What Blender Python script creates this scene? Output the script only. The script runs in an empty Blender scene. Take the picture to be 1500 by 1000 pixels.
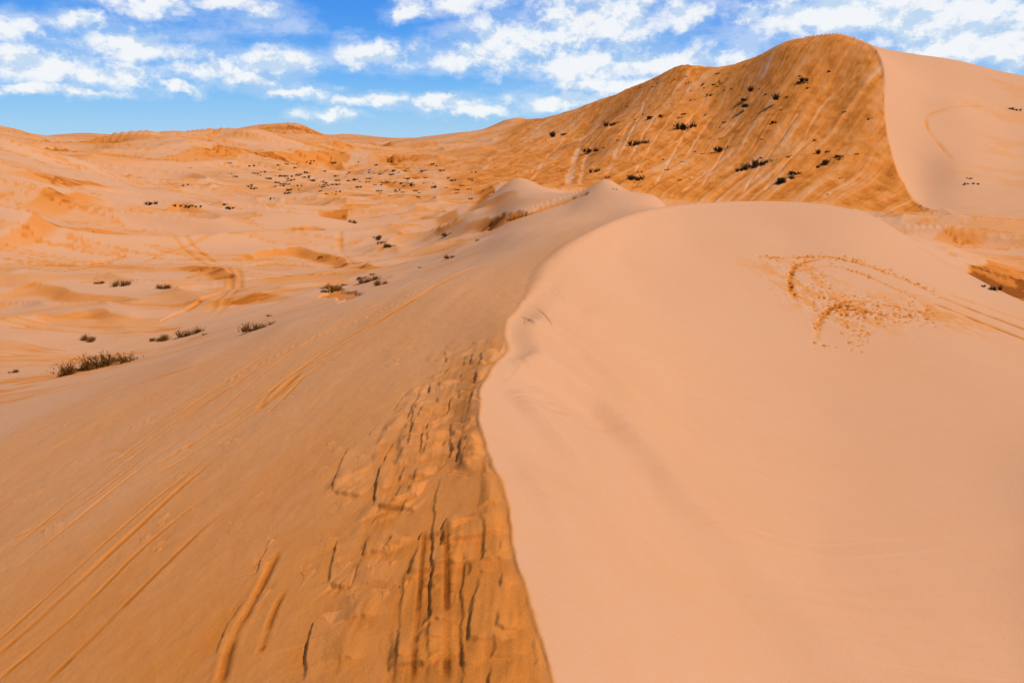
import bpy, math, random
import numpy as np
from mathutils import Vector
rng=np.random.RandomState(7); random.seed(7)
F=1083.0; PIT=math.radians(15.5); CP,SP=math.cos(PIT),math.sin(PIT)
def ray(u,v):
    a=(u-750)/F; b=(500-v)/F
    dx=a; dy=CP+b*SP; dz=-SP+b*CP
    h=math.hypot(dx,dy)
    return math.atan2(dx,dy), dz/h
def project(x,y,z):
    f=y*CP-z*SP; up=y*SP+z*CP
    f=np.maximum(f,1e-3)
    return 750+F*x/f, 500-F*up/f
# ---------------------------------------------------------------- noise
def _h(ix,iy,seed):
    n=(ix.astype(np.int64)*374761393+iy.astype(np.int64)*668265263+seed*1442695041)&0xffffffff
    n=((n^(n>>13))*1274126177)&0xffffffff
    n=n^(n>>16)
    return (n&0xffffff)/float(0xffffff)
def vn(x,y,seed=0):
    ix=np.floor(x); iy=np.floor(y); fx=x-ix; fy=y-iy
    fx=fx*fx*fx*(fx*(fx*6-15)+10); fy=fy*fy*fy*(fy*(fy*6-15)+10)
    ix=ix.astype(np.int64); iy=iy.astype(np.int64)
    a=_h(ix,iy,seed);b=_h(ix+1,iy,seed);c=_h(ix,iy+1,seed);d=_h(ix+1,iy+1,seed)
    return (a+(b-a)*fx)*(1-fy)+(c+(d-c)*fx)*fy
def fbm(x,y,o=4,seed=0,g=.5):
    s=0;a=1;t=0
    for i in range(o):
        ca,sa=math.cos(i*1.1+.3),math.sin(i*1.1+.3)
        s=s+a*vn((x*ca-y*sa)*2.03**i+17*i,(x*sa+y*ca)*2.03**i-9*i,seed+i); t+=a; a*=g
    return s/t
def fbs(x,y,o=3,seed=0):
    s=0;a=1;t=0
    for i in range(o):
        s=s+a*vn(x*2.1**i+17.3*i,y*1.6**i-9*i,seed+i); t+=a; a*=.55
    return s/t
def ss(a,b,x):
    t=np.clip((x-a)/(b-a),0,1); return t*t*(3-2*t)
# ---------------------------------------------------------------- RBF surfaces
TS=3.0
def feat(th,lr): return np.stack([th*TS,lr],-1)
class RBF:
    def __init__(s,pts,c=.07):
        P=np.array(pts); s.p=feat(P[:,0],np.log(P[:,1])); s.c=c
        q=P[:,2]/(P[:,1]+8)
        n=len(P); D=np.linalg.norm(s.p[:,None]-s.p[None],axis=2)
        A=np.zeros((n+3,n+3)); A[:n,:n]=np.sqrt(D*D+c*c); A[range(n),range(n)]-=1e-4
        Q=np.c_[np.ones(n),s.p]; A[:n,n:]=Q; A[n:,:n]=Q.T
        s.w=np.linalg.lstsq(A,np.r_[q,0,0,0],rcond=None)[0]
    def __call__(s,th,lr):
        f=feat(th,lr); sh=f.shape[:-1]; f=f.reshape(-1,2); out=np.zeros(len(f)); n=len(s.p)
        for i in range(0,len(f),20000):
            g=f[i:i+20000]; D2=((g[:,None]-s.p[None])**2).sum(2)
            out[i:i+20000]=np.sqrt(D2+s.c**2)@s.w[:n]+s.w[n]+g@s.w[n+1:]
        return out.reshape(sh)*(np.exp(lr)+8)
def cp(u,v,r):
    t,s=ray(u,v); return (t,r,s*r)
def dens(pl,n):
    P=np.array(pl,float); P=np.vstack([2*P[0]-P[1],P,2*P[-1]-P[-2]]); o=[]
    for i in range(1,len(P)-2):
        for k in range(n):
            t=k/n; a,b,c,d=P[i-1],P[i],P[i+1],P[i+2]
            o.append(.5*((2*b)+(c-a)*t+(2*a-5*b+4*c-d)*t*t+(3*b-a-3*c+d)*t**3))
    o.append(P[-2]); return np.array(o)
def yz(u,v,y):
    a=(u-750)/F; b=(500-v)/F; dy=CP+b*SP; x=a/dy*y
    return cp(u,v,math.hypot(x,y))
crest_key=[(0.10,1.2,-2.2),(0.08,1.9,-2.2),yz(812,1000,2.6),yz(785,900,3.05),yz(757,810,3.6),yz(748,750,4.07),yz(733,700,4.55),yz(716,655,5.05),yz(706,620,5.5),yz(703,590,5.95),yz(706,566,6.35),yz(722,538,6.95),yz(744,512,7.55),yz(740,488,8.2),yz(744,468,8.85),yz(764,446,9.8),
 yz(790,412,11.5),yz(806,385,13.2),yz(832,362,14.8),yz(880,335,18),yz(935,312,22),yz(1000,300,25),yz(1100,295,27),yz(1200,300,27.3),yz(1275,318,26.5),yz(1350,362,24.5),yz(1420,402,22.5),yz(1500,442,20.2),yz(1700,530,16),yz(2100,700,11),yz(2700,820,7)]
CR=dens(crest_key,5)
crest_pts=[tuple(p) for p in CR]
A=list(crest_pts)
for p in [(950,740,6.0),(860,600,7.6),(905,665,6.75),(1080,880,5.1),(880,1000,2.87),(1000,1000,3.5),(1200,1000,4.6),(1500,1000,6.2),(1200,800,7.2),(1500,800,9.0),(1000,600,9.8),
 (1200,600,11.8),(1500,600,14.2),(850,450,11.5),(1000,450,15),(1200,450,18),(1400,470,19.5),(900,370,17.5),(1000,350,21.5),(1150,350,24),(1250,380,23),(1700,1000,6.8),(1700,700,11.5),(1900,1300,4.5),(1000,1400,2.2),(1300,1400,2.7)]: A.append(cp(*p))
B=list(crest_pts)
FS=.28
for u in (-200,0,140,280,420,520,600,660):
    bv=np.interp(u,[-200,0,170,350,560,700],[730,640,545,490,440,400])
    for v in (1500,1250,1000,900,800,720,650,600,560,530,500,475,450,430):
        if v<bv-1: continue
        t,s=ray(u,v); x_y=math.tan(t); sl=s/math.cos(t)
        y=2.2/(-sl+FS*x_y) if (-sl+FS*x_y)>0.08 else None
        if y and y<22: B.append((t,y/math.cos(t),sl*y))
cols={
 0:[(560,22),(500,28),(440,38),(395,44),(340,50),(275,66),(214,86),(236,112),(212,165),(206,190),(184,250),(205,420),(204,900)],
 130:[(520,25),(440,36),(380,46),(340,54),(295,70),(250,88),(266,104),(236,135),(219,165),(240,230),(195,420),(206,900)],
 210:[(205,185),(236,230),(203,420)],
 250:[(500,25),(440,34),(380,46),(330,60),(306,72),(278,88),(286,98),(244,135),(212,170),(203,185),(228,230),(200,430),(208,900)],
 370:[(468,24),(420,35),(380,45),(330,60),(308,74),(294,88),(276,106),(240,145),(210,180),(197,198),(216,250),(199,430),(184,490),(214,640),(208,900)],
 400:[(181,492)],
 440:[(205,400),(182,490),(216,640),(208,900)],
 475:[(206,420),(197,500)],
 500:[(438,21),(425,29),(380,44),(330,62),(290,90),(272,118),(250,165),(228,200),(215,225),(230,280),(201,480),(197,600),(210,1000)],
 600:[(408,22),(390,36),(350,50),(310,72),(290,90),(272,110),(262,132),(245,170),(222,240),(202,420),(212,900)],
 700:[(375,22),(350,38),(316,56),(296,74),(280,98),(266,118),(230,190),(192,330),(215,600),(214,1500)],
 755:[(340,24),(312,36),(290,46),(270,56),(284,72),(273,105),(230,165),(179,310),(215,600)],
 805:[(286,50),(290,70)],
 835:[(304,32),(288,42),(298,66)],
 862:[(326,23),(302,30),(279,38),(312,60),(276,100),(236,140),(200,190),(153,255),(200,400)],
 885:[(318,26),(292,31),(264,37),(312,50),(300,75),(282,97),(230,130),(190,170),(145,245),(190,380)],
 912:[(276,36)],
 930:[(312,25),(283,36),(325,52),(320,70),(290,97),(230,125),(170,175),(127,225),(180,330)],
 965:[(306,26),(291,34),(330,50)],
 1000:[(335,33),(340,50),(330,65),(298,96),(240,122),(170,160),(98,203),(150,300)],
 1035:[(298,98),(170,160),(105,195)],
 1070:[(345,42),(325,75),(299,98),(170,153),(100,188)],
 1150:[(350,42),(325,75),(303,96),(230,118),(150,145),(66,174),(130,260)],
 1225:[(380,40),(330,78),(308,94),(200,127),(120,150),(56,166),(110,240)],
 1280:[(400,38),(340,75),(315,93),(200,126),(120,146),(67,160),(120,230)],
 1340:[(430,36),(370,55),(335,80),(300,104),(250,120),(200,133),(150,150),(84,185),(130,260)],
 1400:[(450,36),(372,60),(335,82),(305,102),(250,120),(200,138),(150,157),(92,190),(140,260)],
 1500:[(480,36),(420,54),(380,68),(330,88),(270,120),(225,140),(180,160),(111,200),(160,280)],
 1650:[(520,36),(440,54),(330,88),(200,150),(130,200),(180,280)],
 -150:[(600,22),(520,28),(390,45),(275,66),(218,88),(190,210),(205,420)],
}
bkp=dens([(u,v,r) for u,v,r in [(1470,352,74),(1395,320,90),(1348,278,104),(1316,232,116),(1300,188,128),(1297,140,139),(1296,105,148),(1288,76,157),(1262,60,164),(1180,60,178)]],4)
bk=np.array([(math.log(r),ray(u,v)[0]) for u,v,r in bkp])
def bigdrop(th,lr):
    tc=np.interp(lr,bk[:,0],bk[:,1]); w=th-tc
    r=np.exp(lr); dep=ss(84,112,r)*(1-ss(160,200,r))
    return np.where(w>0,1,0)*dep*0.030*(1-np.exp(-np.maximum(w,0)/.045))*r
for u,l in cols.items():
    for v,r in l:
        t,rr,z=cp(u,v,r); B.append((t,rr,z+float(bigdrop(np.array(t),np.array(math.log(rr))))))
for u in (-200,300,800,1200,1600):
    t,_=ray(u,200); B.append((t,2200,-45)); B.append((t,5000,-120))
fa=RBF(A,.03); fb=RBF(B,.045)
# ---------------------------------------------------------------- polar grid
thd=np.arange(math.radians(-42),math.radians(42),.00108)
side=math.radians(42)+np.cumsum(np.geomspace(.0012,.06,46))
th=np.concatenate([-side[::-1],thd,side])
rr=np.geomspace(1.5,5000,40000); lrr=np.log(rr)
den=640*2.6/rr+np.interp(rr,[1,8,15,28,34,60,90,280,500,900],[110,130,260,260,140,160,190,150,60,18])
cum=np.concatenate([[0],np.cumsum((den[1:]+den[:-1])/2*np.diff(lrr))])
NR=int(cum[-1]); R=np.interp(np.arange(NR+1),cum,rr); NR=len(R); NC=len(th)
print("grid",NR,NC)
LR=np.log(R)
tc_=np.linspace(-.72,.74,300); lc_=np.linspace(LR[0],LR[-1],460)
def coarse_eval(f):
    G=f(*np.meshgrid(tc_,lc_,))/(np.exp(lc_)[:,None]+8)
    t=np.clip(th,tc_[0],tc_[-1]); it=np.clip(np.searchsorted(tc_,t)-1,1,len(tc_)-3); ft=(t-tc_[it])/(tc_[1]-tc_[0])
    def cr(a,b,c,d,t): return .5*((2*b)+(c-a)*t+(2*a-5*b+4*c-d)*t*t+(3*b-a-3*c+d)*t**3)
    H=cr(G[:,it-1],G[:,it],G[:,it+1],G[:,it+2],ft[None,:])
    il=np.clip(np.searchsorted(lc_,LR)-1,1,len(lc_)-3); fl=((LR-lc_[il])/(lc_[1]-lc_[0]))[:,None]
    return cr(H[il-1],H[il],H[il+1],H[il+2],fl)*(R[:,None]+8)
ZA=coarse_eval(fa); ZB=coarse_eval(fb)
TH,RR=np.meshgrid(th,R); LRR=np.log(RR)
X=RR*np.sin(TH); Y=RR*np.cos(TH)
THc=np.clip(TH,tc_[0],tc_[-1])
ZB=ZB-bigdrop(THc,LRR)
poly=[(p[0],math.log(p[1])) for p in CR]; poly[0]=(poly[0][0],-1)
poly+= [(3.5,poly[-1][1]),(3.5,-1)]
nn=np.searchsorted(R,36)
tt=TH[:nn]; ll=LRR[:nn]; ins=np.zeros(tt.shape,bool)
for i in range(len(poly)):
    x1,y1=poly[i]; x2,y2=poly[(i+1)%len(poly)]
    if y1==y2: continue
    c=((y1>ll)!=(y2>ll))&(tt<(x2-x1)*(ll-y1)/(y2-y1)+x1); ins^=c
def polydist(px,py,x,y):
    best=np.full(x.shape,1e9); sgn=np.zeros(x.shape); tp=np.zeros(x.shape); L=0
    tot=sum(math.hypot(px[i+1]-px[i],py[i+1]-py[i]) for i in range(len(px)-1))
    for i in range(len(px)-1):
        ex,ey=px[i+1]-px[i],py[i+1]-py[i]; l2=ex*ex+ey*ey+1e-12; ln=math.sqrt(l2)
        t=np.clip(((x-px[i])*ex+(y-py[i])*ey)/l2,0,1)
        dx=x-px[i]-t*ex; dy=y-py[i]-t*ey; d=np.hypot(dx,dy); m=d<best
        best=np.where(m,d,best); sgn=np.where(m,np.sign(ex*dy-ey*dx),sgn); tp=np.where(m,(L+t*ln)/tot,tp); L+=ln
    return best,sgn,tp
cx=CR[:,1]*np.sin(CR[:,0]); cy=CR[:,1]*np.cos(CR[:,0])
CD=np.full(X.shape,50.); d,_,_=polydist(cx,cy,X[:nn],Y[:nn]); CD[:nn]=d
INS=np.zeros(X.shape,bool); INS[:nn]=ins
sd=np.where(INS,CD,-CD); eps=.006*RR+.22*ss(9.5,13,RR)
sd=sd+(fbm(X/.35,Y/.35,3,19)-.5)*.08*(RR<12)
wA=ss(-1,1,sd/eps)
Z=ZB*(1-wA)+ZA*wA
out=1-wA
Zbase=Z.copy(); Sb=Zbase/RR
def hit(u,v,S=None,Zs=None):
    S=Sb if S is None else S; Zs=Zbase if Zs is None else Zs
    t,s=ray(u,v); j=int(np.clip(np.searchsorted(th,t),1,NC-1))
    col=S[:,j]; k=np.where(col>=s)[0]
    k=k[0] if len(k) else NR-1
    if k>0:
        f=(s-col[k-1])/(col[k]-col[k-1]+1e-12); f=min(max(f,0),1); r=R[k-1]+(R[k]-R[k-1])*f; z=Zs[k-1,j]+(Zs[k,j]-Zs[k-1,j])*f
    else: r=R[0]; z=Zs[0,j]
    return r*math.sin(t),r*math.cos(t),z
def hits(pl,n=4):
    q=dens(pl,n) if len(pl)>2 else np.array([np.array(pl[0])+(np.array(pl[1])-np.array(pl[0]))*k/6 for k in range(7)])
    h=[hit(a,b)[:2] for a,b in q]; return np.array(h)
def box(h,m):
    r=np.hypot(h[:,0],h[:,1]); t=np.arctan2(h[:,0],h[:,1])
    m2=m/max(r.min(),.5)
    i0=np.searchsorted(R,r.min()-m); i1=np.searchsorted(R,r.max()+m)
    j0=np.searchsorted(th,t.min()-m2); j1=np.searchsorted(th,t.max()+m2)
    return slice(i0,i1+1),slice(j0,j1+1)
# ---------------------------------------------------------------- masks
u0,v0=project(X,Y,Zbase)
bvv=np.interp(u0,[-400,0,170,350,560,700,860],[830,640,545,490,432,380,318])
isfl=out*ss(-22,26,v0-bvv)*(1-ss(26,32,RR))
tbig=np.interp(LRR,bk[:,0],bk[:,1])
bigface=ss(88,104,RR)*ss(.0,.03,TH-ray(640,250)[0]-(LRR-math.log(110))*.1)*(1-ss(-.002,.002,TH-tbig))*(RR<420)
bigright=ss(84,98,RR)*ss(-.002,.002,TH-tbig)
# ---------------------------------------------------------------- relief noise
sxx=X-.16*Y+.10*(fbm(X/1.2,Y/3,2,12)-.5)
n1=fbm(sxx/1.3,Y/5.0,3,11)-.5
Z+= out*(RR<40)*n1*.06*ss(.1,1.5,CD)*(1-ss(28,36,RR))
n2=fbs(sxx/.14,Y/2.4,3,23)-.5
Z+= out*(RR<30)*n2*.0035
Z+= out*(RR<16)*(fbm(X/.13,Y/.18,3,27)-.5)*.010
Z+= wA*(fbm(X/2.5,Y/2.5,2,31)-.5)*.07*ss(.2,2,CD)
Z+= wA*(fbm(X/.5+Y/.9,Y/1.6,2,33)-.5)*.016*ss(.1,.8,CD)*ss(16,6,RR)
vm=(1-isfl)*out*ss(16,34,RR)*(1-bigface)*(1-bigright)
calm=1-.97*ss(ray(670,300)[0],ray(730,300)[0],TH)*(1-ss(64,74,RR))*(TH<ray(1250,300)[0])
wx=X+5*fbm(X/14,Y/14,2,5); wy=Y+5*fbm(X/14,Y/14,2,6)
fieldn=fbm(wx/22,wy/9,2,41)
rid=1-np.abs(2*fieldn-1)
Z+= vm*calm*(rid**3-.45)*1.5*ss(20,60,RR)*(1-.9*ss(200,340,RR))
Z+= vm*calm*(fbm(wx/3.4,wy/1.9,3,43)-.5)*.10*(1-ss(130,240,RR))
rid3=1-np.abs(2*fbm(wx/6.5,wy/2.8,2,45)-1)
m3=ss(.42,.56,fbm(X/22,Y/12,2,46))
Z+= vm*calm*(rid3**5)*.36*ss(20,36,RR)*m3*(1-ss(130,240,RR))
rid2=1-np.abs(2*fbm(X/70+4,Y/38,2,47)-1)
Z+= vm*(rid2**3-.45)*2.8*ss(110,200,RR)*(1-ss(300,420,RR)*.95)
# big face
ang=TH+(LRR-math.log(100))*-.28 + .03*(fbm(X/18,Y/18,2,51)-.5)
gl=fbs(ang*130,LRR*3.2,4,53)
glm=ss(.45,.66,fbm(X/13,Y/13,3,91))
Z+= bigface*(gl-.5)*.42
Z+= bigface*(fbm(X/22,Y/22,3,57)-.5)*2.2*ss(95,130,RR)
Z+= bigface*(fbm(X/1.6,Y/2.6,4,59,.6)-.5)*.42*ss(95,120,RR)
Z+= bigright*((fbm(X/14,Y/14,3,61)-.5)*.5+(fbm(X/3,Y/1.6,3,63)-.5)*.05*ss(.46,.54,TH))
# ---------------------------------------------------------------- colour mask
C=np.zeros_like(Z)+.04
ruf=fbm(sxx/.6,Y/2.6,4,71)
st=fbs(sxx/.09,Y/3.0,3,73)
near=ss(8.5,2.6,RR)
Cf=.12+.16*ss(18,8,RR)+.28*near+(ruf-.5)*.18+(st-.5)*.10*ss(14,4,RR)
C=C*(1-isfl)+Cf*isfl
patch=fbm(wx/7,wy/1.6,5,81,.55)
edge=ss(.58,.595,patch)*(1-.75*ss(.595,.67,patch))
Cv=.03+.46*edge*calm+(fbm(wx/1.1,wy/.5,3,83)-.5)*.16
lefty=ss(-.05,-.45,TH)
Cv=Cv+.34*ss(.46,.62,rid3**2)*m3*ss(20,36,RR)*calm*.8*(1-ss(130,240,RR))*ss(.4,.55,fbm(wx/3,wy/1.3,3,86))
Cv=Cv+.04*lefty+.14*ss(90,220,RR)+.26*ss(.56,.59,fbm(X/34,Y/8,4,85,.5))*ss(50,90,RR)
Cv=Cv+.22*(1-calm)*ss(40,48,RR)*ss(.45,.6,fbm(X/5,Y/3,4,87))
vmc=out*(1-isfl)*ss(12,18,RR)
C=C*(1-vmc)+Cv*vmc
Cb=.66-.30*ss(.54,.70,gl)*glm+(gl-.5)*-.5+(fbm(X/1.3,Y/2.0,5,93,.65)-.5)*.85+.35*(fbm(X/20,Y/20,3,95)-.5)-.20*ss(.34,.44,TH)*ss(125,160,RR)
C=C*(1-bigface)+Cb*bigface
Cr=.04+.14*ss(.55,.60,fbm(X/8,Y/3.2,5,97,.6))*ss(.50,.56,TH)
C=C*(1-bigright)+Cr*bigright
C+=wA*(fbm(X/3,Y/3,3,98)-.5)*.12
# ---------------------------------------------------------------- low dune ridges across the valley
def ridge(pl,hpx,wg,wl,col=.35,n=6):
    h=hits(pl,n); s=box(h,wg*3.5); wob=.5*wl
    hpx*=1.35; wl*=.75
    x=X[s]+(fbm(X[s]/(wl*3),Y[s]/(wl*3),2,501)-.5)*wob*2.2; y=Y[s]+(fbm(X[s]/(wl*3),Y[s]/(wl*3),2,502)-.5)*wob*2.2
    d,sg,tp=polydist(h[:,0],h[:,1],x,y); H=hpx/F*np.hypot(h[:,0],h[:,1]).mean()
    e=np.sin(np.clip(tp,0,1)*math.pi)**.7
    far=d*sg>0
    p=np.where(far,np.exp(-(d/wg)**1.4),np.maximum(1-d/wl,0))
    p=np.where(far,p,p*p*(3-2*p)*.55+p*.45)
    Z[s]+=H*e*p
    C[s]+=np.where(far,-.12*np.exp(-(d/wg)**2)*e,1.3*col*e*ss(0,.08,d/wl)*ss(1.4,.8,d/wl))  # sun shading painted into the tone: lee side darker, far side paler
for pl,hp,wg,wl,c in [([(-40,262),(60,264),(150,276),(240,294),(330,306)],9,9,3.5,.45),([(-40,352),(60,338),(150,335),(240,348)],8,5,2.0,.40),
 ([(330,374),(400,366),(460,368),(525,386)],7,4,1.3,.45),([(560,330),(630,320),(700,334)],5,5,1.8,.35),([(215,402),(290,396),(360,416)],6,3,1.0,.40),([(600,302),(670,288),(740,292),(800,302)],4,5,2.2,.40),
 ([(80,232),(200,234),(330,224),(470,232),(560,262)],6,16,6,.35),([(640,358),(700,332),(770,310)],5,4,1.3,.40),([(-40,432),(60,424),(160,438),(220,452)],6,4,1.1,.35),([(270,462),(350,446),(440,440)],5,2.5,.8,.35),
 ([(40,480),(120,468),(210,476)],5,2.5,.8,.25),([(190,322),(260,316),(340,326)],5,5,1.8,.3),([(430,300),(500,294),(580,302)],4,6,2.4,.3),([(380,345),(450,338),(520,348)],4,4,1.4,.3),([(20,300),(110,304),(180,316)],5,6,2.2,.35),
 ([(450,408),(520,398),(570,404)],4,2.5,.8,.35),([(120,396),(180,390),(230,398)],4,3,1.0,.3),([(60,212),(160,214),(260,214)],4,20,8,.35),([(440,222),(520,214),(610,222),(680,226)],4,20,8,.3),([(1340,352),(1420,346),(1500,352)],3,6,2.5,.3),
 ([(1385,384),(1440,376),(1530,384)],5,5,4,.7)]:
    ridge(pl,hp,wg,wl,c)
# ---------------------------------------------------------------- carved details
def groove(pl,w,dep,col=.2,rim=.12,n=4):
    h=hits(pl,n); s=box(h,w*5); d,sg,tp=polydist(h[:,0],h[:,1],X[s],Y[s])
    brk=.45+.55*ss(.3,.6,vn(tp*9+w*77,tp*0+dep*100,5)); ends=ss(0,.10,tp)*ss(1,.85,tp)
    k=brk*ends
    Z[s]+=k*(-dep*np.exp(-(d/w)**2)+rim*dep*np.exp(-((d-2*w)/(w*.8))**2))
    C[s]+=k*col*np.exp(-(d/(w*1.1))**4)
def scarp(pl,hgt,w,col=.15,n=5,side=1,jit=.004,e=.018):
    h=hits(pl,n); h=h+ (rng.rand(*h.shape)-.5)*jit
    s=box(h,w*4); x=X[s]+(fbm(X[s]/.06,Y[s]/.09,3,401)-.5)*.024; y=Y[s]
    d,sg,tp=polydist(h[:,0],h[:,1],x,y); ends=ss(0,.15,tp)*ss(1,.8,tp)
    ends=ends*(.6+.4*ss(.25,.6,vn(tp*7+h[0,0]*31,tp*0+h[0,1]*13,9)))
    sdd=d*sg*side
    t=ss(-e*.3,e,sdd)
    pr=-.5*t*np.exp(-(np.maximum(sdd,0)/w)**1.3)+.5*(1-t)*np.exp(-(np.maximum(-sdd,0)/(w*1.4)))
    Z[s]+=ends*hgt*pr
    C[s]+=ends*col*t*np.exp(-(np.maximum(sdd,0)/(w*.6)))
def fold(pl,hgt,w1,w2,n=6,st=.15):
    h=hits(pl,n); s=box(h,w2*4); d,sg,tp=polydist(h[:,0],h[:,1],X[s],Y[s])
    sr=d*sg; ends=ss(0,st,tp)*ss(1,.4,tp)
    ww=w1*(.5+1.0*tp)
    g=ss(-.6,2.2,sr/ww)*np.exp(-(np.maximum(sr-1.5*ww,0)/w2)**1.2)
    Z[s]+=ends*hgt*g*wA[s]*ss(.02,.4,CD[s])
fold([(725,540),(770,556),(820,582),(870,617),(905,662),(945,730),(1005,795),(1080,875),(1150,970),(1220,1060),(1350,1200)],.24,.25,1.6,st=.10)
fold([(752,478),(785,496),(820,517),(855,548),(890,592),(905,640)],.18,.18,1.1,st=.35)
fold([(708,565),(745,590),(790,640),(840,720),(900,820)],.13,.17,.8,st=.2)
fold([(715,640),(745,700),(790,780),(860,900)],.07,.14,.6,st=.3)
fold([(740,560),(790,590),(850,660),(900,760),(960,860)],.07,.12,.5,st=.3)
fold([(800,450),(850,480),(920,540),(960,600)],.13,.4,1.6,st=.3)
# wind-cut crust plates along the crest: shallow steps, mostly cut on the near edge
rn=slice(0,np.searchsorted(R,11))
x_,y_=X[rn],Y[rn]; band=out[rn]*ss(1.0,.72,CD[rn]+(fbm(x_/.3,y_/.9,2,3)-.5)*.8)*ss(.02,.12,CD[rn])*ss(9.0,7.4,RR[rn])
def plates(wd,ln,seed,thr,H,ea=.030,ey=.020):
    xx=(x_-.03*y_)+.16*(fbm(x_/.4,y_/.7,2,seed+50)-.5)+.024*(fbm(x_/.05,y_/.06,2,seed+51)-.5)
    ci=np.floor(xx/wd); fx=xx/wd-ci; c64=ci.astype(np.int64)
    off=_h(c64,c64*0,seed)*10; l2=ln*(.6+.8*_h(c64,c64*0+5,seed))
    yy=y_+.07*(fbm(x_/.12,y_/.3,3,seed+52)-.5)
    ri=np.floor(yy/l2+off); fy=yy/l2+off-ri
    hsh=_h(c64,ri.astype(np.int64),seed+2); on=(hsh>thr)*1.0
    ax=ss(0,ea/wd,fx)*(1-ss(.45,1,fx)); ay=ss(0,ey/ln,fy)*(1-ss(.25,1,fy))
    return on*H*(.5+.7*hsh)*ax*ay
p1=plates(.34,.50,601,.45,.030); p2=plates(.18,.24,611,.60,.016); p3=plates(.55,.80,621,.45,.034,.04,.03)
m1=ss(.38,.46,fbm(x_/.6,y_/1.0,2,103))
Z[rn]+=(p1+p2+p3)*band*m1
Z[rn]+=band*m1*(fbs((x_-.02*y_)/.05,y_/1.2,2,107)-.5)*.007
C[rn]+=band*.04+band*m1*.09*ss(.006,.0,p1+p3)
for pl,hg,w in [
 ([(628,1010),(630,900),(634,830),(638,740),(650,690)],.024,.10),
 ([(680,1010),(679,900),(680,800)],.014,.06),
 ([(548,745),(554,700),(562,680),(580,645)],.032,.14),
 ([(612,745),(580,744),(548,743)],.036,.07),
 ([(488,722),(496,690),(512,655)],.028,.13),
 ([(530,724),(508,724),(488,722)],.030,.07),
 ([(448,1000),(455,930),(468,905),(505,893)],.038,.18),
 ([(484,855),(487,825),(496,790)],.028,.12),([(515,856),(500,858),(484,855)],.028,.07),
 ([(578,1010),(586,920),(596,830)],.014,.08),
 ([(618,672),(621,640),(640,622),(690,625)],.034,.10),
 ([(376,842),(384,820),(395,800)],.028,.11),
 ([(575,607),(598,578),(640,562),(712,563)],.034,.11),
 ([(640,545),(700,534),(728,537)],.032,.11),
 ([(505,875),(530,866),(568,862)],.032,.07),
 ([(600,640),(610,600),(640,580)],.022,.09),
 ([(318,960),(330,925),(360,880)],.020,.11),
 ([(655,610),(668,580),(700,570)],.026,.08),
 ([(660,590),(690,584),(706,588)],.024,.08),([(620,700),(650,694),(690,700)],.02,.08),
 ([(85,690),(120,672),(180,660)],.036,.12),([(12,740),(30,728),(65,714)],.032,.10),
 ([(190,625),(230,612)],.034,.12),([(320,652),(350,640)],.03,.1),([(540,640),(556,622)],.022,.06),
 ([(250,600),(285,582)],.032,.1),([(60,780),(95,765)],.026,.08)]:
    scarp(pl,hg,w)
for k in range(70):
    u=random.uniform(20,690); v=random.uniform(480,880); L=random.uniform(6,22)
    if v<np.interp(u,[0,170,350,560,700],[660,565,510,450,400]): continue
    scarp([(u,v),(u+L*.6,v-L*.25),(u+L*1.3,v-L*.3)],random.uniform(.010,.026),random.uniform(.04,.09),col=.08)
T=[([(-20,975),(100,868),(200,775),(270,710),(325,666)],.024,.014),([(-20,955),(90,856),(190,764),(262,704),(318,660)],.014,.009),
 ([(-20,1010),(110,900),(212,800),(300,728)],.016,.009),
 ([(60,1010),(170,900),(260,810),(330,745)],.018,.008),
 ([(-10,645),(90,603),(200,563),(330,520)],.05,.016),([(-10,625),(90,588),(200,550)],.035,.012),([(-10,655),(90,614),(160,585)],.025,.012),
 ([(372,606),(400,570),(440,540),(480,512),(560,468),(640,418),(705,385)],.028,.016),
 ([(378,598),(410,572),(440,545)],.045,.022),([(392,606),(418,580),(446,552)],.02,.010),
 ([(200,700),(330,620),(430,548),(540,482),(620,432)],.020,.014),([(215,705),(345,624),(445,552),(555,486)],.018,.012),
 ([(150,690),(270,600),(400,512)],.018,.014),([(165,694),(282,606),(410,518)],.015,.010),([(0,855),(180,708),(300,620),(420,522),(560,443),(650,398)],.016,.012),
 ([(0,820),(160,690),(280,604),(400,528)],.014,.010),
 ([(322,1010),(340,940),(372,880),(410,805)],.024,.018),
 ([(380,960),(400,900),(420,860)],.018,.010),
 ([(655,1010),(655,900),(655,820),(652,760)],.018,.008),
 ([(604,1010),(612,900),(618,830),(622,770)],.014,.006),
 ([(0,800),(120,740),(220,665)],.016,.009),
 ([(480,480),(560,436),(620,405)],.025,.014),([(500,500),(600,442),(690,392)],.025,.014),
 ([(560,235),(590,255),(625,272)],.8,.2),([(500,270),(560,274),(640,276)],.8,.15),([(575,238),(605,256),(640,270)],.5,.12)]
for pl,w,d in T: groove(pl,w,d,col=.40 if w<.1 else .6)
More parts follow.
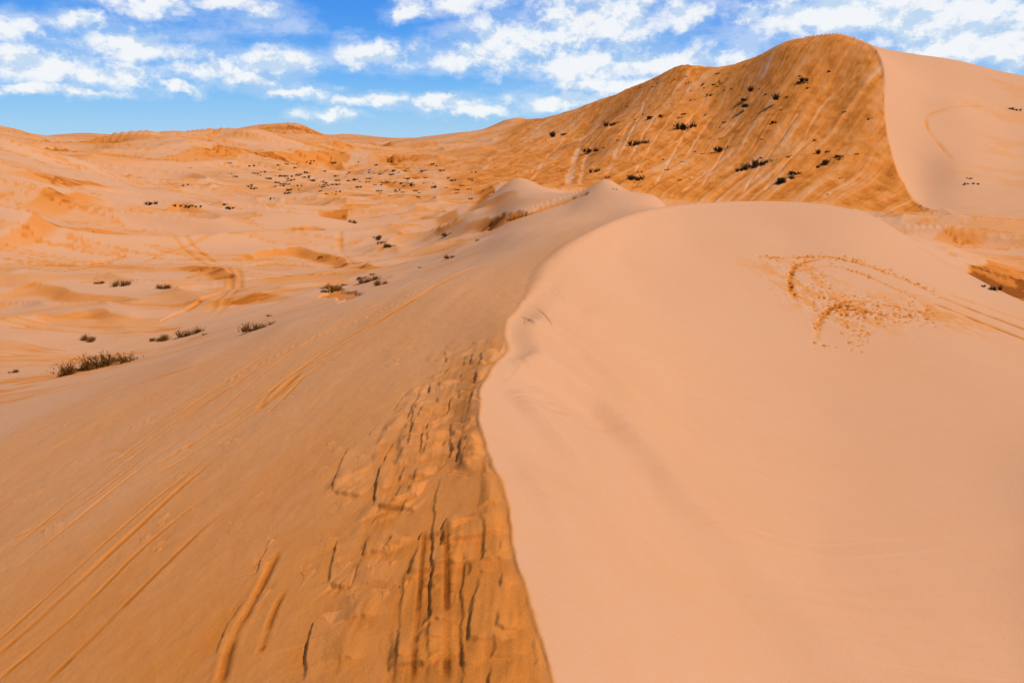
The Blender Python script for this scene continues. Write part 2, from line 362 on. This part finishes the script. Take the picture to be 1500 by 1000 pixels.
for pl,w,d,c in [([(300,470),(340,430),(330,395),(280,372),(230,350)],.12,.04,.3),([(310,472),(352,430),(342,392),(290,368),(238,345)],.12,.04,.3),([(560,400),(500,370),(520,345),(600,330),(680,310)],.18,.05,.3),([(0,420),(120,400),(240,372),(360,352)],.14,.04,.3),
 ([(1366,430),(1435,457),(1530,494)],.075,.05,.9),([(1360,440),(1430,468),(1530,510)],.07,.045,.9),([(1385,430),(1440,448),(1530,480)],.05,.03,.5),
 ([(1112,376),(1160,376),(1210,374),(1260,386),(1310,404),(1370,432)],.05,.02,.55),([(1205,377),(1170,386),(1158,405),(1160,430),(1172,446)],.06,.03,.7),([(1178,395),(1215,388),(1262,400),(1320,426),(1366,436)],.045,.02,.45),
 ([(1195,500),(1205,465),(1240,440),(1300,446),(1370,462)],.05,.02,.5),
 ([(1355,172),(1362,195),(1395,235)],.28,.10,.35),([(1450,155),(1395,158),(1362,168),(1355,180)],.25,.08,.35),([(1400,140),(1440,165),(1500,175)],.25,.08,.2)]: groove(pl,w,d,col=c)
def dent(x,y,w,dep,col,rim=.4):
    h=np.array([[x,y]]); s=box(h,w*3.2); d=np.hypot(X[s]-x,(Y[s]-y)/1.5)
    Z[s]+=-dep*np.exp(-(d/w)**2)+rim*dep*np.exp(-((d-1.9*w)/(w*.6))**2)
    C[s]+=col*np.exp(-(d/(w*.9))**4)
for pl in ([(330,560),(450,500),(560,455),(680,385)],):
    h=hits(pl,14)
    for i in range(len(h)-1): dent(h[i][0]+random.uniform(-.04,.04),h[i][1],.030,.010,.2)
pp=[]
for k,(pl,n) in enumerate([([(1112,375),(1150,376),(1200,373),(1250,382),(1300,398),(1340,415),(1378,435)],160),([(1185,374),(1162,390),(1158,415),(1170,440)],110),([(1190,500),(1230,505),(1275,485)],18),([(1205,377),(1245,379),(1295,397)],60),
  ([(1172,395),(1200,385),(1250,395),(1300,415),(1345,440)],50),([(1195,480),(1215,450),(1260,455),(1310,462),(1350,462)],110)]):
    q=dens(pl,12)
    for i in range(n):
        a=q[random.randrange(len(q))]; pp.append((a[0]+random.gauss(0,3),a[1]+random.gauss(0,1.8)))
for i in range(300):
    t=random.random(); a=random.gauss(0,1)
    pp.append((1205+t*160+random.gauss(0,10),432+t*28+a*9+(1-t)*16))
for i in range(120):
    t=random.random(); pp.append((1195+65*t+random.gauss(0,8),410+85*t+random.gauss(0,12)))
for u,v in pp:
    x,y,_=hit(u,v); dent(x,y,random.uniform(.016,.036),random.uniform(.014,.034),random.uniform(.6,1.3),0)
h=hits([(1165,400),(1200,440),(1240,460),(1290,450),(1370,460)],4); s=box(h,3); d,_,_=polydist(h[:,0],h[:,1],X[s],Y[s]); mm=np.exp(-(d/1.1)**2); C[s]+=.38*mm*ss(.47,.58,fbm(X[s]/.3,Y[s]/.5,3,201)); Z[s]+=mm*(fbm(X[s]/.12,Y[s]/.18,3,203)-.5)*.04
def stroke(pl,w,col):
    h=hits(pl,5); s=box(h,w*4+2); x=X[s]+(fbm(X[s]/2,Y[s]/2,3,301)-.5)*w*2.5; y=Y[s]+(fbm(X[s]/2,Y[s]/2,3,302)-.5)*w*2.5
    d,sg,tp=polydist(h[:,0],h[:,1],x,y); ww=w*np.sin(np.clip(tp,.03,.97)*math.pi)**.6
    m=ss(1.10,.85,d/(ww+1e-6)); C[s]+=col*m*(.8+.8*(fbm(X[s]/1.2,Y[s]/.6,3,303)-.3)); Z[s]-=.10*m
for pl,w,c in [([(428,318),(455,322),(490,321),(518,316)],1.0,.7),
 ([(20,380),(120,385),(180,375)],.6,.35),([(215,288),(290,302),(385,302)],1.6,.5),([(440,388),(500,382),(560,378)],.5,.45),
 ([(470,425),(500,433),(522,436)],.4,.5),([(240,476),(300,452),(330,440)],.22,.4),([(340,384),(400,376),(450,380)],.5,.4),
 ([(720,330),(780,312),(840,292)],.7,.6),([(740,322),(790,305),(850,290)],.5,.5),([(1440,412),(1480,418),(1530,424)],5,.55),
 ([(375,192),(420,187),(450,188)],20,.4)]:
    stroke(pl,w,c)
def lightrun(pl,w,col):
    h=hits(pl,5); s=box(h,w*4+2); x=X[s]+(fbm(X[s]/3,Y[s]/3,3,311)-.5)*w*1.2; y=Y[s]
    d,_,tp=polydist(h[:,0],h[:,1],x,y); m=np.exp(-(d/w)**4)*(.5+.5*ss(.3,.6,vn(tp*14,tp*0+w*30,4))); C[s]-=col*m; Z[s]-=.12*m
for pl,w,c in [([(832,272),(848,220),(880,178)],.6,.6),([(850,270),(862,225),(900,185)],.35,.5),([(890,255),(915,200),(948,150)],.4,.5),([(920,235),(950,190),(985,150)],.25,.45),([(905,232),(935,180),(945,150)],.25,.45),
 ([(1000,240),(1030,190),(1060,150)],.25,.45),([(1060,200),(1090,160),(1120,120)],.22,.45),([(1000,280),(1060,230),(1120,190)],.22,.45),([(780,265),(800,235),(830,205)],.3,.4),([(690,255),(760,215),(860,168)],.7,.35),
 ([(1120,280),(1150,240),(1200,190)],.2,.4),([(960,270),(990,220),(1010,180)],.22,.45),([(1180,200),(1210,150),(1260,100)],.22,.4),([(930,250),(960,205),(990,165)],.18,.4),([(1030,270),(1060,220),(1090,175)],.18,.4),([(1090,280),(1130,220),(1170,170)],.18,.4),([(980,210),(1020,165),(1050,130)],.18,.4)]:
    lightrun(pl,w,c)
C=np.clip(C,0,1.15)
# ---------------------------------------------------------------- materials
def new_mat(name):
    m=bpy.data.materials.new(name); m.use_nodes=True; nt=m.node_tree
    return m,nt,nt.nodes['Principled BSDF']
sand,nt,bs=new_mat('sand'); N=nt.nodes; Lk=nt.links.new
bs.inputs['Roughness'].default_value=.92; bs.inputs['Specular IOR Level'].default_value=.04
at=N.new('ShaderNodeAttribute'); at.attribute_name='coarse_and_shade'
tc=N.new('ShaderNodeTexCoord')
def noise(scale,det=4,rough=.55):
    n=N.new('ShaderNodeTexNoise'); n.inputs['Scale'].default_value=scale; n.inputs['Detail'].default_value=det; n.inputs['Roughness'].default_value=rough; Lk(tc.outputs['Object'],n.inputs['Vector']); return n.outputs['Fac']
def math_(op,a,b=None,c=None):
    n=N.new('ShaderNodeMath'); n.operation=op
    for i,v in enumerate([a,b,c]):
        if v is None: continue
        if isinstance(v,(int,float)): n.inputs[i].default_value=v
        else: Lk(v,n.inputs[i])
    return n.outputs[0]
f2=math_('MULTIPLY_ADD',noise(150,2,.8),.60,-.30); f3=math_('MULTIPLY_ADD',noise(4,4,.7),.22,-.11)
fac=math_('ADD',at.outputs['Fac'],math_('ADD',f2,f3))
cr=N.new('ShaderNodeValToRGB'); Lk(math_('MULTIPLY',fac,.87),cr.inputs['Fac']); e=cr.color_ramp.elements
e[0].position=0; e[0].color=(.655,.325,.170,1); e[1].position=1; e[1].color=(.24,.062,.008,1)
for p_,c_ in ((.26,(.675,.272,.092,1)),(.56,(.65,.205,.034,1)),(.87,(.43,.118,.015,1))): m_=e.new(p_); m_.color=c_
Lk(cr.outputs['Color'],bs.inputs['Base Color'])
b2=N.new('ShaderNodeBump'); b2.inputs['Strength'].default_value=.6; b2.inputs['Distance'].default_value=.012; Lk(noise(28,5,.78),b2.inputs['Height'])
Lk(b2.outputs[0],bs.inputs['Normal'])
# ---------------------------------------------------------------- build zones
zone=np.full(X.shape,1)
zone[(isfl>.5)|INS|((RR<31)&(TH>ray(860,300)[0]))]=0
zone[RR>96]=3
zone[(RR>96)&(TH>ray(640,250)[0])&(RR<430)]=2
fz=zone[:-1,:-1]
meta=[("sand_dune","smooth orange sand dune with sharp crest and wheel tracks","dune"),
 ("desert_ground","pale sandy valley floor with scoured patches and scattered shrubs","ground"),
 ("sand_dune","tall dark orange sand dune with shrubs and slide marks","dune"),
 ("distant_dunes","low rolling orange dunes reaching the horizon","dunes")]
V=np.stack([X,Y,Z],-1).reshape(-1,3).astype(np.float32)
idx=np.arange(NR*NC).reshape(NR,NC)
Q=np.stack([idx[:-1,:-1],idx[:-1,1:],idx[1:,1:],idx[1:,:-1]],-1)
for zi,(nm,lab,cat) in enumerate(meta):
    q=Q[fz==zi].reshape(-1)
    uq,inv=np.unique(q,return_inverse=True); nf=len(inv)//4
    me=bpy.data.meshes.new(nm); me.vertices.add(len(uq)); me.vertices.foreach_set('co',V[uq].ravel())
    me.loops.add(nf*4); me.loops.foreach_set('vertex_index',inv.astype(np.int32))
    me.polygons.add(nf); me.polygons.foreach_set('loop_start',np.arange(0,nf*4,4,dtype=np.int32)); me.polygons.foreach_set('loop_total',np.full(nf,4,dtype=np.int32))
    me.polygons.foreach_set('use_smooth',np.ones(nf,dtype=bool))
    me.update(calc_edges=True)
    a=me.attributes.new('coarse_and_shade','FLOAT','POINT'); a.data.foreach_set('value',C.reshape(-1)[uq].astype(np.float32))  # coarser sand tone, plus the shade painted on ridge lee sides
    me.materials.append(sand)
    ob=bpy.data.objects.new(nm,me); bpy.context.collection.objects.link(ob)
    ob['kind']='structure'; ob['label']=lab; ob['category']=cat
    if me.polygons[0].normal.z<0: me.flip_normals()
# ---------------------------------------------------------------- shrubs
def leafmat(name,c1,c2):
    m,nt,b=new_mat(name); n=nt.nodes.new('ShaderNodeTexNoise'); n.inputs['Scale'].default_value=9
    t=nt.nodes.new('ShaderNodeTexCoord'); nt.links.new(t.outputs['Object'],n.inputs['Vector'])
    r=nt.nodes.new('ShaderNodeValToRGB'); r.color_ramp.elements[0].position=.35; r.color_ramp.elements[1].position=.65
    r.color_ramp.elements[0].color=c1; r.color_ramp.elements[1].color=c2; nt.links.new(n.outputs['Fac'],r.inputs['Fac']); nt.links.new(r.outputs['Color'],b.inputs['Base Color']); b.inputs['Roughness'].default_value=.9; b.inputs['Specular IOR Level'].default_value=.1
    return m
lm=leafmat('dry_shrub_leaf',(.10,.040,.008,1),(.28,.115,.022,1)); lm2=leafmat('dark_shrub_leaf',(.040,.026,.009,1),(.10,.055,.018,1))
def shrub_mesh(seed,nb,mat,hgt=.42,clumps=5,thick=1.0):
    r=random.Random(seed); vs=[];fs=[]
    cl=[(r.uniform(-.46,.46),r.uniform(-.2,.2),r.uniform(.35,1.1)) for _ in range(clumps)]
    for i in range(nb):
        c=r.choice(cl); a=r.uniform(0,6.283); lean=abs(r.gauss(0,.40)); L=hgt*c[2]*r.uniform(.4,1.2)
        p=Vector((c[0]+r.gauss(0,.05),c[1]+r.gauss(0,.05),-.06)); d=Vector((math.cos(a)*math.sin(lean)+.12,math.sin(a)*math.sin(lean),math.cos(lean)))
        sdv=Vector((-math.sin(a+r.uniform(-1,1)),math.cos(a),0)).normalized()*r.uniform(.003,.007)*thick
        pts=[]
        for k in range(4):
            t=k/3; pp_=p+d*L*t+Vector((math.cos(a),math.sin(a),-.3))*L*.22*t*t; w=sdv*(1-t*.85); pts.append((pp_-w,pp_+w))
        b0=len(vs)
        for q in pts: vs+= [q[0],q[1]]
        for k in range(3): fs.append((b0+2*k,b0+2*k+1,b0+2*k+3,b0+2*k+2))
        for k in range(4):
            t=r.uniform(.3,1); o=p+d*L*t+Vector((math.cos(a),math.sin(a),-.3))*L*.22*t*t
            e1=Vector((r.gauss(0,.8),r.gauss(0,.8),r.gauss(.8,.6))).normalized()*r.uniform(.025,.07); e2=e1.orthogonal().normalized()*r.uniform(.003,.007)*thick
            b0=len(vs); vs+=[o-e2,o+e2,o+e1]; fs.append((b0,b0+1,b0+2))
    me=bpy.data.meshes.new('desert_shrub'); me.from_pydata(vs,[],fs); me.materials.append(mat); return me
big=[shrub_mesh(s,560,lm,.33,8,1.4) for s in (1,2,3,9)]; dk=[shrub_mesh(s,260,lm2,.34,6,3.4) for s in (4,5,6)]
Sf=Z/RR
def place(u,v,wpx,meshes,lab,grp,hs=1.0):
    x,y,z=hit(u,v,Sf,Z); rad=math.hypot(x,y)
    sc=wpx/F*rad*1.05
    o=bpy.data.objects.new('desert_shrub',random.choice(meshes)); bpy.context.collection.objects.link(o)
    o.location=(x,y,z); o.scale=(sc,sc,sc*hs); o.rotation_euler=(0,0,random.uniform(-.5,.5)+(math.pi if random.random()<.5 else 0))
    o['label']=lab; o['category']='shrub'; o['group']=grp
for u,v,w in [(148,538,78),(118,542,30),(172,530,26),(235,498,32),(278,490,36),(130,499,26),(183,417,26),(145,415,12),(240,422,22),(378,482,40),(368,485,18),(490,425,34),(478,428,16),(540,412,32),(558,417,26),(530,408,14),(553,348,16),(572,361,18),(560,356,12),(655,345,18),(515,326,15),(660,378,18),(470,377,8),(20,545,14),(700,352,7),(615,392,6),(395,463,8),(300,490,8),(545,402,8),(505,418,9)]:
    place(u,v,w,big,"dry brown desert shrub tuft growing in pale sand","dry shrubs on the valley floor",1.0)
for u,v,w in [(337,306,12),(222,299,13),(277,303,10),(262,302,10),(290,303,8),(330,300,7),(1457,424,18),(1440,420,9),(1416,270,8),(1430,270,8),(1420,262,6),(1480,160,8),(1490,162,8)]:
    place(u,v,w,dk,"small dark shrub on the orange sand","dark shrubs among the dunes",1)
for u,v,w in [(820,199,20),(865,222,17),(878,221,16),(897,184,17),(935,212,20),(958,173,16),(1003,188,26),(872,252,15),(933,263,22),(1057,220,18),(1098,156,20),(1109,133,18),(1148,145,22),(1180,118,14),(1098,246,28),(1118,240,20),(1082,250,14),(1150,264,24),(1207,224,15),(1217,238,20),(1230,230,10),(1200,244,9),(1000,168,8),(1040,140,8),(1135,180,9),(1060,180,7),(1165,255,14),(1092,147,10),(1143,268,12),(1016,186,10),(942,209,9)]:
    place(u,v,w*1.25,dk,"dark green shrub clinging to the steep dune face","shrubs on the tall dune face",.9)
for i in range(50): place(random.uniform(880,1280),random.uniform(105,288),random.uniform(3,8),dk,"dark green shrub clinging to the steep dune face","shrubs on the tall dune face",.9)
for i in range(140):
    k=i%4
    if k<2: u,v=random.gauss(440,70),random.uniform(236,274)
    elif k==2: u,v=random.uniform(540,700),random.gauss(266,9)
    else: u,v=random.uniform(360,700),random.gauss(274,8)
    place(u,v,random.uniform(3,8.5),dk,"tiny dark shrub dotting the distant sand","tiny shrubs among the dunes")
for i in range(24): place(random.uniform(925,1075),random.uniform(112,134),random.uniform(3,6),dk,"tiny dark shrub dotting the distant sand","tiny shrubs among the dunes")
# ---------------------------------------------------------------- sun + sky
SEL,SAZ=math.radians(55),math.radians(112)
sdir=Vector((math.sin(SAZ)*math.cos(SEL),math.cos(SAZ)*math.cos(SEL),math.sin(SEL)))
sl=bpy.data.lights.new('sun','SUN'); sl.energy=3.75; sl.angle=math.radians(.5); sl.color=(1,.95,.88)
so=bpy.data.objects.new('sun',sl); so.rotation_euler=sdir.to_track_quat('Z','Y').to_euler(); bpy.context.collection.objects.link(so)
w=bpy.data.worlds.new('World'); bpy.context.scene.world=w; w.use_nodes=True; nt=w.node_tree; N=nt.nodes; Lk=nt.links.new
bg=N['Background']; bg.inputs['Strength'].default_value=.10
sky=N.new('ShaderNodeTexSky'); sky.sky_type='NISHITA'; sky.sun_disc=False; sky.sun_elevation=SEL; sky.sun_rotation=SAZ; sky.air_density=1.0; sky.dust_density=.2; sky.ozone_density=1
tc=N.new('ShaderNodeTexCoord'); sx=N.new('ShaderNodeSeparateXYZ'); Lk(tc.outputs['Generated'],sx.inputs[0])
az=math_('ARCTAN2',sx.outputs[0],sx.outputs[1]); el=math_('ARCSINE',sx.outputs[2])
cb=N.new('ShaderNodeCombineXYZ'); Lk(az,cb.inputs[0]); Lk(el,cb.inputs[1])
def vm_(op,a,b):
    n=N.new('ShaderNodeVectorMath'); n.operation=op
    for i,v in enumerate([a,b]):
        if isinstance(v,tuple): n.inputs[i].default_value=v
        else: Lk(v,n.inputs[i])
    return n
def sn(vec,scale,stretch,off=(0,0,0),det=6,rough=.6):
    m=vm_('MULTIPLY',vm_('ADD',vec,off).outputs[0],(1,stretch,1)).outputs[0]
    n=N.new('ShaderNodeTexNoise'); n.noise_dimensions='2D'; n.inputs['Scale'].default_value=scale; n.inputs['Detail'].default_value=det; n.inputs['Roughness'].default_value=rough; Lk(m,n.inputs['Vector']); return n
P=cb.outputs[0]
wn=sn(P,17,1.3,det=6,rough=.64)
wv=vm_('MULTIPLY',vm_('SUBTRACT',wn.outputs['Color'],(.5,.5,.5)).outputs[0],(.065,.034,0)).outputs[0]
PW=vm_('ADD',P,wv).outputs[0]
cl=[(215,4,58,16),(325,0,42,12),(385,20,42,20),(10,40,38,15),(115,33,40,11),(200,68,92,20),(50,90,80,18),(150,108,74,16),(410,92,58,17),(310,100,58,14),(375,118,50,11),(545,80,54,18),(268,130,28,8),(490,167,34,9),(605,20,30,11),(665,6,72,18),
 (690,84,100,20),(770,58,85,40),(830,38,70,52),(890,30,95,42),(850,92,140,32),(970,92,125,26),(1005,20,45,24),(900,128,105,13),(820,148,80,11),(1100,20,38,12),(1165,25,80,28),(1260,15,140,46),(1400,30,150,62),(1400,75,130,30),(550,145,56,8),(650,152,68,10),(700,163,54,8),(435,135,54,8),(1490,60,80,52),(60,132,90,7),
 (1750,40,150,50),(-200,60,120,20)]
mx=None
for u,v,ww,hh in cl:
    t,s=ray(u,v); c=(t,math.atan(s),0)
    d=vm_('MULTIPLY',vm_('SUBTRACT',PW,c).outputs[0],(1.0*F/ww,1.0*F/hh,0)).outputs[0]
    q=vm_('LENGTH',d,(0,0,0)).outputs['Value']
    q=math_('SUBTRACT',1,q)
    mx=q if mx is None else math_('SMOOTH_MAX',mx,q,.2)
n1=sn(P,17,1.5,det=8,rough=.64).outputs['Fac']; n2=sn(P,17,1.5,(-.005,.012,0),5,.62).outputs['Fac']
mxc=math_('MAXIMUM',mx,-1.2)
de=math_('ADD',mxc,math_('MULTIPLY_ADD',n1,1.9,-.95))
def mr(v,a,b,c=0,d=1,it='SMOOTHSTEP'):
    n=N.new('ShaderNodeMapRange'); n.interpolation_type=it; Lk(v,n.inputs[0]); n.inputs[1].default_value=a; n.inputs[2].default_value=b; n.inputs[3].default_value=c; n.inputs[4].default_value=d; return n.outputs[0]
alpha=mr(de,-.30,.66)
thin=mr(math_('ADD',mxc,math_('MULTIPLY_ADD',sn(P,9,3.5,(3,1,0),5,.62).outputs['Fac'],2.4,-1.2)),-.9,.5,0,.42)
alpha=math_('MAXIMUM',math_('MULTIPLY',alpha,.95),thin)
sh=mr(math_('SUBTRACT',n1,n2),-.12,.06)
ccol=N.new('ShaderNodeMix'); ccol.data_type='RGBA'; Lk(sh,ccol.inputs[0]); ccol.inputs[6].default_value=(5.6,7.1,8.9,1); ccol.inputs[7].default_value=(9.3,9.5,9.6,1)
gr=N.new('ShaderNodeValToRGB'); Lk(sx.outputs[2],gr.inputs['Fac']); e=gr.color_ramp.elements
e[0].position=0; e[0].color=(.36,.64,.92,1); e[1].position=1; e[1].color=(.05,.11,.22,1)
for p_,c_ in ((.03,(.24,.56,.93,1)),(.08,(.095,.41,.94,1)),(.15,(.038,.28,.88,1)),(.4,(.05,.16,.36,1))): q=e.new(p_); q.color=c_
gs=vm_('SCALE',gr.outputs[0],(0,0,0)); gs.inputs['Scale'].default_value=10.0
mg=N.new('ShaderNodeMix'); mg.data_type='RGBA'; mg.inputs[0].default_value=.88; Lk(sky.outputs[0],mg.inputs[6]); Lk(gs.outputs[0],mg.inputs[7])
mixc=N.new('ShaderNodeMix'); mixc.data_type='RGBA'; Lk(alpha,mixc.inputs[0]); Lk(mg.outputs[2],mixc.inputs[6]); Lk(ccol.outputs[2],mixc.inputs[7])
Lk(mixc.outputs[2],bg.inputs['Color'])
# ---------------------------------------------------------------- camera
cd=bpy.data.cameras.new('camera'); cd.sensor_width=36; cd.lens=36*F/1500; cd.clip_end=12000; cd.clip_start=.05
co=bpy.data.objects.new('camera',cd); co.location=(0,0,0); co.rotation_euler=(math.pi/2-PIT,0,0); bpy.context.collection.objects.link(co)
sc=bpy.context.scene; sc.camera=co; sc.view_settings.view_transform='Standard'; sc.view_settings.look='None'; sc.view_settings.exposure=0
